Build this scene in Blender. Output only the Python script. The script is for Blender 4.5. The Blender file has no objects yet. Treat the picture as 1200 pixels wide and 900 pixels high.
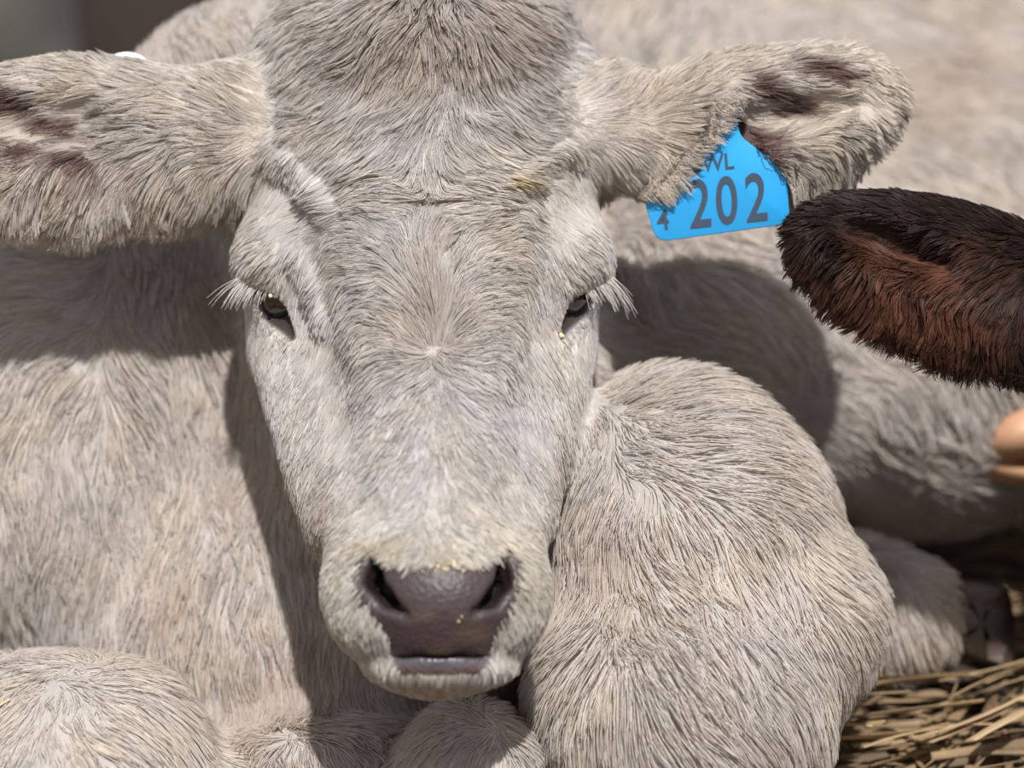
import bpy, math, random
import numpy as np
from mathutils import Vector, Matrix, kdtree

# ------------------------------------------------------------------ camera, world, sun, exposure
C = bpy.context.scene.collection
SC = bpy.context.scene
rng = np.random.default_rng(7)
random.seed(7)
UNIT = 1.0 / 2200.0          # modelling unit: 1/2200 m
DIST = 4180.0                # camera distance in modelling units
TILT = math.radians(18)
ORIGIN = np.array([0.0, 0.0, 0.24])
RIGHT = np.array([1.0, 0, 0]); UP = np.array([0, math.sin(TILT), math.cos(TILT)]); NEAR = np.array([0, -math.cos(TILT), math.sin(TILT)])

def world(p):
    p = np.atleast_2d(p)
    return ORIGIN + UNIT * (p[:, :1] * RIGHT + p[:, 1:2] * UP + p[:, 2:3] * NEAR)
def vec(p):                                    # direction in modelling axes -> world
    p = np.atleast_2d(p)
    return p[:, :1] * RIGHT + p[:, 1:2] * UP + p[:, 2:3] * NEAR

cam_data = bpy.data.cameras.new('camera'); cam = bpy.data.objects.new('camera', cam_data); C.objects.link(cam)
cam.location = Vector(world(np.array([0, 0, DIST]))[0])
cam.rotation_euler = (math.pi / 2 - TILT, 0, 0)
cam_data.sensor_width = 36.0
cam_data.lens = 36.0 * DIST / 1200.0
cam_data.clip_end = 50
cam_data.dof.use_dof = True
cam_data.dof.focus_distance = (DIST - 20) * UNIT
cam_data.dof.aperture_fstop = 4.0
SC.camera = cam

SC.view_settings.view_transform = 'Standard'; SC.view_settings.look = 'None'
SC.view_settings.gamma = 1.0; SC.view_settings.use_curve_mapping = False
SC.view_settings.exposure = 0.24

w_ = bpy.data.worlds.new('sky'); SC.world = w_; w_.use_nodes = True
bg = w_.node_tree.nodes['Background']; bg.inputs[0].default_value = (0.84, 0.82, 0.83, 1); bg.inputs[1].default_value = 0.55

sd = bpy.data.lights.new('sun', 'SUN'); sun = bpy.data.objects.new('sun', sd); C.objects.link(sun)
sd.energy = 4.5; sd.angle = math.radians(1.2); sd.color = (1.0, 0.97, 0.93)
SUN_DIR = vec(np.array([-0.09, -0.65, -0.76]))[0]
sun.rotation_euler = Vector(SUN_DIR).to_track_quat('-Z', 'Y').to_euler()
sun.location = (0.5, -1, 3)

# ------------------------------------------------------------------ helpers
def tag(o, label=None, cat=None, group=None, kind=None):
    if label: o['label'] = label
    if cat: o['category'] = cat
    if group: o['group'] = group
    if kind: o['kind'] = kind
    return o
def empty(name, loc=(0, 0, 0), label=None, cat=None, group=None):
    o = bpy.data.objects.new(name, None); C.objects.link(o); o.location = loc; o.empty_display_size = 0.05
    return tag(o, label, cat, group)
def link(name, data, mat=None, parent=None):
    o = bpy.data.objects.new(name, data); C.objects.link(o)
    if mat: data.materials.append(mat)
    if parent:
        o.parent = parent; o.matrix_parent_inverse = Matrix.Translation(parent.location).inverted()
    return o
def mesh_from(name, V, F, smooth=True):
    me = bpy.data.meshes.new(name)
    V = np.asarray(V, dtype=np.float32); F = np.asarray(F, dtype=np.int32)
    me.vertices.add(len(V)); me.vertices.foreach_set('co', V.ravel())
    k = F.shape[1]
    me.loops.add(F.size); me.loops.foreach_set('vertex_index', F.ravel())
    me.polygons.add(len(F)); me.polygons.foreach_set('loop_start', np.arange(0, F.size, k, dtype=np.int32))
    me.polygons.foreach_set('loop_total', np.full(len(F), k, dtype=np.int32))
    if smooth: me.polygons.foreach_set('use_smooth', np.ones(len(F), dtype=bool))
    me.update(calc_edges=True); me.validate()
    return me

def P(px, py, w=0.0):          # a point of the place given on the frontal drawing plus its depth
    s = 1.0 - w / DIST
    return np.array([(px - 600.0) * s, (450.0 - py) * s, w])

# ------------------------------------------------------------------ signed distance modelling
def rotm(ax, ay, az):
    return np.array(Matrix.Rotation(math.radians(az), 3, 'Z') @ Matrix.Rotation(math.radians(ay), 3, 'Y') @ Matrix.Rotation(math.radians(ax), 3, 'X'))
def ell(c, r, rot=None):
    c = np.asarray(c, float); r = np.asarray(r, float); R = None if rot is None else rotm(*rot)
    def f(p):
        q = p - c
        if R is not None: q = q @ R
        k0 = np.sqrt(((q / r) ** 2).sum(1)); k1 = np.sqrt(((q / (r * r)) ** 2).sum(1)) + 1e-9
        return k0 * (k0 - 1.0) / k1
    return f
def cone(a, b, ra, rb):
    a = np.asarray(a, float); b = np.asarray(b, float); ab = b - a; L = (ab ** 2).sum()
    def f(p):
        t = np.clip(((p - a) @ ab) / L, 0, 1)
        return np.sqrt(((p - a - t[:, None] * ab) ** 2).sum(1)) - (ra + (rb - ra) * t)
    return f
def smin(a, b, k):
    h = np.maximum(k - np.abs(a - b), 0.0) / k
    return np.minimum(a, b) - h * h * k * 0.25
def smax(a, b, k): return -smin(-a, -b, k)
def group_sdf(prims):          # prims: (op, fn, k)
    def f(p):
        d = None
        for op, fn, k in prims:
            e = fn(p)
            if d is None: d = e
            elif op == '+': d = smin(d, e, k)
            else: d = smax(d, -e, k)
        return d
    return f
def chunks(fn, p, n=200000):
    if len(p) <= n: return fn(p)
    return np.concatenate([fn(p[i:i + n]) for i in range(0, len(p), n)])
def gradient(fn, p, e=1.5):
    g = np.empty_like(p)
    for i in range(3):
        o = np.zeros(3); o[i] = e
        g[:, i] = chunks(fn, p + o) - chunks(fn, p - o)
    return g / (np.linalg.norm(g, axis=1, keepdims=True) + 1e-9)

def surface(fn, lo, hi, h, B=8):
    """surface nets over a sparse block evaluation of fn"""
    lo = np.array(lo, float); n = (np.ceil((np.array(hi) - lo) / h / B).astype(int))
    N = n * B
    ci = np.stack(np.meshgrid(*[np.arange(k) for k in n], indexing='ij'), -1).reshape(-1, 3)
    cc = lo + (ci * B + (B - 1) / 2) * h
    d = chunks(fn, cc)
    A = np.repeat(np.repeat(np.repeat(d.reshape(n), B, 0), B, 1), B, 2).astype(np.float32)
    act = ci[np.abs(d) < B * h * 1.15 + 4]
    off = np.stack(np.meshgrid(*[np.arange(B)] * 3, indexing='ij'), -1).reshape(-1, 3)
    idx = (act[:, None, :] * B + off[None]).reshape(-1, 3)
    A[idx[:, 0], idx[:, 1], idx[:, 2]] = chunks(fn, lo + idx * h)
    S = A < 0
    cnt = np.zeros(N - 1, np.int8)
    for a in (0, 1):
        for b in (0, 1):
            for c in (0, 1):
                cnt += S[a:N[0] - 1 + a, b:N[1] - 1 + b, c:N[2] - 1 + c]
    cells = np.argwhere((cnt > 0) & (cnt < 8))
    vid = np.full(N - 1, -1, np.int32); vid[cells[:, 0], cells[:, 1], cells[:, 2]] = np.arange(len(cells))
    acc = np.zeros((len(cells), 3)); m = np.zeros(len(cells))
    for ax in range(3):
        o1, o2 = [i for i in range(3) if i != ax]
        for s1 in (0, 1):
            for s2 in (0, 1):
                a = cells.copy(); a[:, o1] += s1; a[:, o2] += s2
                b = a.copy(); b[:, ax] += 1
                va = A[a[:, 0], a[:, 1], a[:, 2]]; vb = A[b[:, 0], b[:, 1], b[:, 2]]
                x = (va < 0) != (vb < 0)
                t = np.where(x, va / np.where(x, va - vb, 1), 0)
                q = a.astype(float); q[:, ax] += t
                acc[x] += q[x]; m[x] += 1
    V = lo + acc / m[:, None] * h
    F = []
    for ax in range(3):
        o1, o2 = (ax + 1) % 3, (ax + 2) % 3
        sl = [slice(0, N[i]) for i in range(3)]
        sl0 = list(sl); sl1 = list(sl); sl0[ax] = slice(0, N[ax] - 1); sl1[ax] = slice(1, N[ax])
        e = np.argwhere(S[tuple(sl0)] != S[tuple(sl1)])
        e = e[(e[:, o1] > 0) & (e[:, o2] > 0) & (e[:, o1] < N[o1] - 1) & (e[:, o2] < N[o2] - 1) & (e[:, ax] < N[ax] - 1)]
        inside = S[e[:, 0], e[:, 1], e[:, 2]]
        qs = []
        for d1, d2 in ((0, 0), (1, 0), (1, 1), (0, 1)):
            c = e.copy(); c[:, o1] -= 1 - d1; c[:, o2] -= 1 - d2
            qs.append(vid[c[:, 0], c[:, 1], c[:, 2]])
        q = np.stack(qs, 1)
        q[~inside] = q[~inside][:, ::-1]
        F.append(q[(q >= 0).all(1)])
    F = np.concatenate(F)
    for _ in range(2):                        # settle on the surface
        g = gradient(fn, V, h * 0.4); dd = chunks(fn, V)
        V -= g * np.clip(dd, -h, h)[:, None] * 0.8
    return V, F
def compact(V, F):
    u, inv = np.unique(F.ravel(), return_inverse=True)
    return V[u], inv.reshape(F.shape)

# ------------------------------------------------------------------ noise
def noise3(p, scale, seed=0):
    r = np.random.default_rng(seed); T = r.random((32, 32, 32)) * 2 - 1
    q = p / scale + 1000.37; i = np.floor(q).astype(int); f = q - i; f = f * f * (3 - 2 * f)
    out = 0
    for a in (0, 1):
        for b in (0, 1):
            for c in (0, 1):
                wgt = (f[:, 0] if a else 1 - f[:, 0]) * (f[:, 1] if b else 1 - f[:, 1]) * (f[:, 2] if c else 1 - f[:, 2])
                out = out + wgt * T[(i[:, 0] + a) % 32, (i[:, 1] + b) % 32, (i[:, 2] + c) % 32]
    return out
def vnoise(p, scale, seed=0): return np.stack([noise3(p, scale, seed * 3 + k) for k in range(3)], 1)

# ------------------------------------------------------------------ the pale calf: shape
head = [
    ('+', ell(P(492, 120, -230), (205, 175, 190)), 0),
    ('+', ell(P(495, 255, -180), (215, 190, 180)), 60),
    ('+', ell(P(497, 60, -170), (120, 80, 110)), 50),                     # poll
    ('+', ell(P(338, 306, -112), (58, 60, 80), (0, -20, 20)), 45),         # brow bones
    ('+', ell(P(656, 306, -112), (56, 60, 80), (0, 20, -20)), 45),
    ('+', cone(P(380, 400, -130), P(432, 605, 35), 92, 72), 50),          # cheeks
    ('+', cone(P(610, 400, -130), P(580, 600, 45), 92, 64), 50),
    ('+', cone(P(500, 300, -90), P(512, 560, 120), 120, 84), 60),         # nasal bone
    ('+', cone(P(512, 560, 120), P(514, 660, 205), 84, 72), 40),
    ('+', cone(P(452, 590, 80), P(448, 680, 165), 64, 62), 40),
    ('+', cone(P(572, 590, 80), P(574, 680, 165), 62, 60), 40),
    ('+', ell(P(512, 700, 170), (106, 86, 105)), 40),                     # muzzle
    ('+', ell(P(450, 706, 200), (57, 62, 62)), 30),
    ('+', ell(P(578, 706, 200), (54, 62, 62)), 30),
    ('+', ell(P(515, 700, 250), (72, 58, 52)), 20),                       # nose pad
    ('+', ell(P(516, 742, 232), (64, 34, 50)), 16),
    ('+', ell(P(517, 772, 190), (86, 34, 75)), 18),                       # lower lip and chin
    ('+', ell(P(518, 780, 243), (58, 11, 24)), 8),
    ('+', cone(P(512, 740, 130), P(490, 560, -200), 62, 120), 50),        # jaw
]
def chain(pts, rs):
    return [cone(a, b, r0, r1) for a, b, r0, r1 in zip(pts[:-1], pts[1:], rs[:-1], rs[1:])]
def hit(fn, px, py, w0=420., w1=-1500.):     # depth of the front surface on a line of sight
    ws = np.arange(w0, w1, -2.0); p = np.array([P(px, py, w) for w in ws])
    d = fn(p); k = np.argmax(d < 0)
    return P(px, py, ws[k]), gradient(fn, P(px, py, ws[k])[None])[0]
def along(fn, pts, rs, push=0.0):            # a chain of rounds laid on a surface
    q = []
    for px, py in pts:
        p, n = hit(fn, px, py); q.append(p + n * push)
    return chain(q, rs)
head_f = group_sdf(head)
ridges = [('+', c, 20) for pts in ([(312, 165), (345, 190), (375, 222), (402, 248)], [(686, 158), (650, 178), (610, 205), (570, 222)], [(352, 300), (372, 335), (382, 372), (372, 398)]) for c in along(head_f, pts, [7, 9, 9, 5], -5.5)]
head += ridges; head_f = group_sdf(head)
carve = []
for pts, rs in (([(437, 654), (434, 676), (448, 701), (474, 721)], [6, 12, 11, 4]), ([(592, 652), (595, 676), (582, 701), (558, 718)], [6, 11, 10, 4])):
    carve += [('-', c, 9) for c in along(head_f, pts, rs, -1)] + [('-', c, 5) for c in along(head_f, pts, [8, 12, 10, 4], -14)] + [('-', c, 5) for c in along(head_f, pts[:3], [8, 13, 10], -30)]
carve += [('-', c, 3) for c in along(head_f, [(460, 771), (490, 769), (540, 769), (571, 770)], [1.5, 3.4, 3.4, 1.5], -1)] + [('-', c, 2) for c in along(head_f, [(466, 771), (490, 769), (540, 769), (566, 770)], [2, 4, 4, 2], -6)]
EYES = []
for pts, rs, c in (([(302, 346), (317, 361), (343, 394)], [13, 21, 7], (315, 357)), ([(695, 345), (681, 360), (660, 390)], [12, 19, 7], (683, 356))):
    carve += [('-', c_, 5) for c_ in along(head_f, pts, rs, 1)]
    EYES.append(hit(head_f, *c))
eye_slits = []
def head_sdf(p):
    d = head_f(p)
    m = d < 60
    q = p[m]; e = d[m]
    for op, fn, k in carve + eye_slits: e = smax(e, -fn(q), k)
    d[m] = e
    return d

def leaf(c, r, rot, cc, cr):    # cupped ear
    a = ell(c, r, rot); b = ell(cc, cr, rot)
    return lambda p: smax(a(p), -b(p), 14)
earL_f = leaf(P(85, 168, -110), (200, 100, 50), (0, 8, 2), P(60, 140, -42), (150, 46, 48))
earR_a = leaf(P(872, 158, -120), (146, 98, 48), (0, -8, 10), P(915, 135, -60), (118, 40, 46))
earR_t = leaf(P(955, 122, -112), (98, 66, 40), (0, -8, 6), P(915, 135, -60), (118, 40, 46))
def earR_f(p): return smin(earR_a(p), earR_t(p), 30)
baseL = cone(P(330, 150, -190), P(215, 172, -140), 95, 80)
baseR = cone(P(660, 145, -190), P(775, 155, -150), 90, 58)
def earL_sdf(p): return smin(earL_f(p), baseL(p), 40)
def earR_sdf(p): return smin(earR_f(p), baseR(p), 40)

body = [
    ('+', cone(P(470, 160, -380), P(430, 470, -560), 190, 260), 0),       # neck
    ('+', cone(P(440, 150, -500), P(560, 60, -1050), 210, 330), 80),      # crest to withers
    ('+', ell(P(330, 150, -520), (205, 165, 200)), 60),
    ('+', cone(P(400, 420, -330), P(420, 830, -330), 110, 150), 90),      # throat and dewlap
    ('+', ell(P(110, 560, -560), (270, 330, 330), (0, 0, 0)), 90),        # near shoulder
    ('+', ell(P(105, 400, -580), (240, 240, 300), (0, 0, 0)), 90),
    ('+', ell(P(360, 760, -480), (330, 230, 330)), 90),                   # brisket
    ('+', ell(P(730, 600, -640), (240, 220, 300)), 90),
    ('+', cone(P(620, 430, -360), P(690, 640, -260), 90, 90), 110),                   # far shoulder
    ('+', ell(P(800, 390, -640), (190, 190, 250)), 100),
    ('+', cone(P(205, 380, -345), P(232, 690, -300), 34, 40), 55),        # loose skin fold of the neck
    ('+', cone(P(480, 420, -900), P(1150, 160, -2000), 430, 420), 120),   # barrel
    ('+', ell(P(1060, 430, -800), (260, 225, 300), (0, 0, -28)), 110),     # thigh folded against the belly
    ('+', ell(P(390, 990, -90), (200, 150, 150)), 90),
    ('+', ell(P(1130, 400, -1350), (330, 400, 480), (0, -30, 0)), 120),   # haunch
]
legs = [
    ('+', ell(P(800, 640, -170), (185, 215, 210), (0, 0, 18)), 0),        # folded forearm
    ('+', ell(P(797, 820, -70), (178, 175, 200)), 60),
    ('+', ell(P(925, 725, -150), (108, 118, 160)), 40),
    ('+', ell(P(100, 945, -50), (165, 176, 220), (0, 0, -14)), 30),
    ('+', ell(P(10, 925, -150), (130, 160, 220)), 60),
    ('+', ell(P(552, 920, 0), (82, 98, 110)), 25),                      # tucked fetlock
    ('+', cone(P(940, 700, -540), P(1056, 722, -430), 96, 76), 40),     # hind shank
]
body_f0 = group_sdf(body); legs_f = group_sdf(legs)
def body_sdf(p): return smin(body_f0(p), legs_f(p), 45)
def calf_sdf(p):
    d = smin(head_sdf(p), body_sdf(p), 45)
    d = smin(d, earL_sdf(p), 26)
    return smin(d, earR_sdf(p), 26)

HB_LO = np.array([-800, -420, -330.]); HB_HI = np.array([520, 520, 330.])
V1, F1 = surface(calf_sdf, HB_LO, HB_HI, 4.0)
V2, F2 = surface(calf_sdf, (-1100, -760, -2700), (1800, 1000, 300), 16.0)
inb = ((V2 > HB_LO + 22) & (V2 < HB_HI - 22)).all(1)
F2 = F2[~inb[F2].all(1)]
V = np.concatenate([V1, V2]); F = np.concatenate([F1, F2 + len(V1)])
V, F = compact(V, F)


# ------------------------------------------------------------------ materials
def mat(name, color=(0.5, 0.5, 0.5), rough=0.6, attr=None, **kw):
    m = bpy.data.materials.new(name); m.use_nodes = True; b = m.node_tree.nodes['Principled BSDF']
    b.inputs['Base Color'].default_value = (*color, 1); b.inputs['Roughness'].default_value = rough
    for k, v in kw.items(): b.inputs[k.replace('_', ' ')].default_value = v
    if attr:
        a = m.node_tree.nodes.new('ShaderNodeAttribute'); a.attribute_name = attr
        m.node_tree.links.new(a.outputs['Color'], b.inputs['Base Color'])
    return m
def add_noise(m, scale, c1, c2, bump=0.0, bscale=None, lo=0.35, hi=0.65, bdist=0.002):
    t = m.node_tree; b = t.nodes['Principled BSDF']; L = t.links
    tc = t.nodes.new('ShaderNodeTexCoord')
    n = t.nodes.new('ShaderNodeTexNoise'); n.inputs['Scale'].default_value = scale; n.inputs['Detail'].default_value = 6
    r = t.nodes.new('ShaderNodeValToRGB'); r.color_ramp.elements[0].position = lo; r.color_ramp.elements[1].position = hi
    r.color_ramp.elements[0].color = (*c1, 1); r.color_ramp.elements[1].color = (*c2, 1)
    L.new(tc.outputs['Object'], n.inputs['Vector']); L.new(n.outputs['Fac'], r.inputs[0]); L.new(r.outputs[0], b.inputs['Base Color'])
    if bump:
        n2 = t.nodes.new('ShaderNodeTexNoise'); n2.inputs['Scale'].default_value = bscale or scale * 4; n2.inputs['Detail'].default_value = 5
        bp = t.nodes.new('ShaderNodeBump'); bp.inputs['Strength'].default_value = bump; bp.inputs['Distance'].default_value = bdist
        L.new(tc.outputs['Object'], n2.inputs['Vector']); L.new(n2.outputs['Fac'], bp.inputs['Height']); L.new(bp.outputs[0], b.inputs['Normal'])
    return m

def hide_material(name):
    m = mat(name, attr='skin', rough=0.5)
    t = m.node_tree; L = t.links; b = t.nodes['Principled BSDF']
    a = t.nodes.new('ShaderNodeAttribute'); a.attribute_name = 'wet'
    mr = t.nodes.new('ShaderNodeMapRange'); mr.inputs['To Min'].default_value = 0.9; mr.inputs['To Max'].default_value = 0.34
    L.new(a.outputs['Fac'], mr.inputs['Value']); L.new(mr.outputs[0], b.inputs['Roughness'])
    tc = t.nodes.new('ShaderNodeTexCoord')
    v = t.nodes.new('ShaderNodeTexVoronoi'); v.inputs['Scale'].default_value = 420; v.feature = 'F1'
    n = t.nodes.new('ShaderNodeTexNoise'); n.inputs['Scale'].default_value = 90
    ad = t.nodes.new('ShaderNodeMath'); ad.operation = 'ADD'
    L.new(tc.outputs['Object'], v.inputs['Vector']); L.new(tc.outputs['Object'], n.inputs['Vector'])
    L.new(v.outputs['Distance'], ad.inputs[0]); L.new(n.outputs['Fac'], ad.inputs[1])
    bp = t.nodes.new('ShaderNodeBump'); bp.inputs['Strength'].default_value = 0.4; bp.inputs['Distance'].default_value = 0.001
    L.new(ad.outputs[0], bp.inputs['Height']); L.new(bp.outputs[0], b.inputs['Normal'])
    return m
def hair_material(name, rough=0.55):
    m = bpy.data.materials.new(name); m.use_nodes = True; t = m.node_tree; t.nodes.clear()
    o = t.nodes.new('ShaderNodeOutputMaterial'); a = t.nodes.new('ShaderNodeAttribute'); a.attribute_name = 'tint'
    p = t.nodes.new('ShaderNodeBsdfPrincipled'); p.inputs['Roughness'].default_value = rough
    p.inputs['Specular IOR Level'].default_value = 0.35
    tr = t.nodes.new('ShaderNodeBsdfTranslucent'); mx = t.nodes.new('ShaderNodeMixShader'); mx.inputs[0].default_value = 0.4
    t.links.new(a.outputs['Color'], p.inputs['Base Color']); t.links.new(a.outputs['Color'], tr.inputs['Color'])
    t.links.new(p.outputs[0], mx.inputs[1]); t.links.new(tr.outputs[0], mx.inputs[2]); t.links.new(mx.outputs[0], o.inputs['Surface'])
    return m

# ------------------------------------------------------------------ fur
def project(p):
    s = 1.0 - p[:, 2] / DIST
    return 600 + p[:, 0] / s, 450 - p[:, 1] / s
def in_poly(x, y, poly):
    r = np.zeros(len(x), bool); n = len(poly)
    for i in range(n):
        x0, y0 = poly[i]; x1, y1 = poly[(i + 1) % n]
        if y0 == y1: continue
        c = ((y0 > y) != (y1 > y)) & (x < (x1 - x0) * (y - y0) / (y1 - y0) + x0)
        r ^= c
    return r
def guide_field(guides, x, y, sharp=2.2):
    """blend grooming guides (x, y, dx, dy, length, lift) by distance"""
    G = np.array(guides, float)
    dirs = G[:, 2:4] / (np.linalg.norm(G[:, 2:4], axis=1, keepdims=True) + 1e-9)
    out = np.empty((len(x), 4))
    for i in range(0, len(x), 50000):
        d2 = (x[i:i + 50000, None] - G[None, :, 0]) ** 2 + (y[i:i + 50000, None] - G[None, :, 1]) ** 2 + 150.
        W = d2 ** -sharp; W /= W.sum(1, keepdims=True)
        out[i:i + 50000, :2] = W @ dirs; out[i:i + 50000, 2:] = W @ G[:, 4:6]
    return out
def sample_roots(V, N, F, count, weight):
    T = np.concatenate([F[:, [0, 1, 2]], F[:, [0, 2, 3]]])
    a = np.linalg.norm(np.cross(V[T[:, 1]] - V[T[:, 0]], V[T[:, 2]] - V[T[:, 0]]), axis=1) * weight[T].mean(1)
    c = np.cumsum(a); k = np.searchsorted(c, rng.random(count) * c[-1]); k = np.minimum(k, len(T) - 1)
    r1 = np.sqrt(rng.random(count)); r2 = rng.random(count)
    w = np.stack([1 - r1, r1 * (1 - r2), r1 * r2], 1)
    p = (V[T[k]] * w[:, :, None]).sum(1); n = (N[T[k]] * w[:, :, None]).sum(1)
    return p, n / (np.linalg.norm(n, axis=1, keepdims=True) + 1e-9)
def grow(p0, n0, sdf, field, steps=5, warp=(0.35, 0.25), clump=0.6, clump_div=12, seed=1, curl=0.0, wscale=(70., 17.)):
    """strands as (count, steps+1, 3); field(p) -> direction (m,3), length (m), lift (m)"""
    d, L, lift = field(p0)
    L = L * rng.uniform(0.7, 1.25, len(p0))
    pts = [p0 - n0 * 1.0]; p = p0.copy()
    nz1 = vnoise(p0, wscale[0], seed) ; nz2 = vnoise(p0, wscale[1], seed + 50)
    wild = np.clip(L / 34.0, 0.55, 1.5)[:, None]; nz1 = nz1 * wild; nz2 = nz2 * wild
    for s in range(steps):
        if s: d, _, _ = field(p)
        q = d + warp[0] * nz1 + warp[1] * nz2 + curl * (s / steps) * vnoise(p0, 9., seed + 90)
        q -= (q * n0).sum(1, keepdims=True) * n0
        q /= np.linalg.norm(q, axis=1, keepdims=True) + 1e-9
        lf = lift * (1.0 - 0.9 * s / steps)
        q = q * np.cos(lf)[:, None] + n0 * np.sin(lf)[:, None]
        p = p + q * (L / steps)[:, None]
        e = chunks(sdf, p); low = 1.0 + 0.10 * L * (s + 1) / steps * np.abs(np.sin(lift)) * 2
        p = p + n0 * np.clip(low - e, 0, 12)[:, None]
        pts.append(p.copy())
    K = np.stack(pts, 1)
    nc = max(1, len(p0) // clump_div); kd = kdtree.KDTree(nc)
    for i in range(nc): kd.insert(p0[i], i)
    kd.balance()
    own = np.fromiter((kd.find(q)[1] for q in p0), int, len(p0))
    far = np.linalg.norm(p0[own] - p0, axis=1); ok = np.exp(-(far / 14.0) ** 2)
    same = np.clip((n0[own] * n0).sum(1), 0, 1)
    t = np.linspace(0, 1, steps + 1) ** 1.4
    c = clump * rng.uniform(0.4, 1.15, len(p0)) * ok * same
    K = K + (K[own] - K) * np.clip(c[:, None] * t[None], 0, 1)[:, :, None]
    return K, own
def fur_object(name, K, tint, radius, material, parent):
    n, m, _ = K.shape
    cu = bpy.data.hair_curves.new(name); cu.add_curves([m] * n)
    cu.attributes['position'].data.foreach_set('vector', world(K.reshape(-1, 3)).astype(np.float32).ravel()) if 'position' in cu.attributes else cu.points.foreach_set('position', world(K.reshape(-1, 3)).astype(np.float32).ravel())
    ra = cu.attributes.new('radius', 'FLOAT', 'POINT')
    prof = np.linspace(1, 0.25, m)
    ra.data.foreach_set('value', (np.asarray(radius).reshape(-1, 1) * np.ones((n, 1)) * prof[None] * UNIT).astype(np.float32).ravel())
    ca = cu.attributes.new('tint', 'FLOAT_COLOR', 'CURVE')
    ca.data.foreach_set('color', np.concatenate([np.clip(tint, 0.003, 0.95), np.ones((n, 1))], 1).astype(np.float32).ravel())
    o = link(name, cu, material, parent)
    return o
FUR = 1.0

BEIGE = np.array([0.60, 0.565, 0.54])
def coat_tint(K, own, seed=5, base=BEIGE, var=0.20):
    r = K[:, 0]; n = len(r)
    big = noise3(r, 130., seed); mid = noise3(r[own], 16., seed + 1)
    crng = np.random.default_rng(seed); cl = crng.normal(0, 1, n)[own]
    val = 1 + 0.07 * big + var * 0.6 * mid + var * 0.5 * cl + rng.normal(0, 0.08, n)
    warm = 0.5 * noise3(r, 90., seed + 3) + 0.5 * noise3(r, 30., seed + 4) + rng.normal(0, 0.25, n)
    c = base[None] * np.clip(val, 0.35, 1.6)[:, None]
    c = c * (1 + warm[:, None] * np.array([[0.03, 0.0, -0.08]]))
    return c

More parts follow.
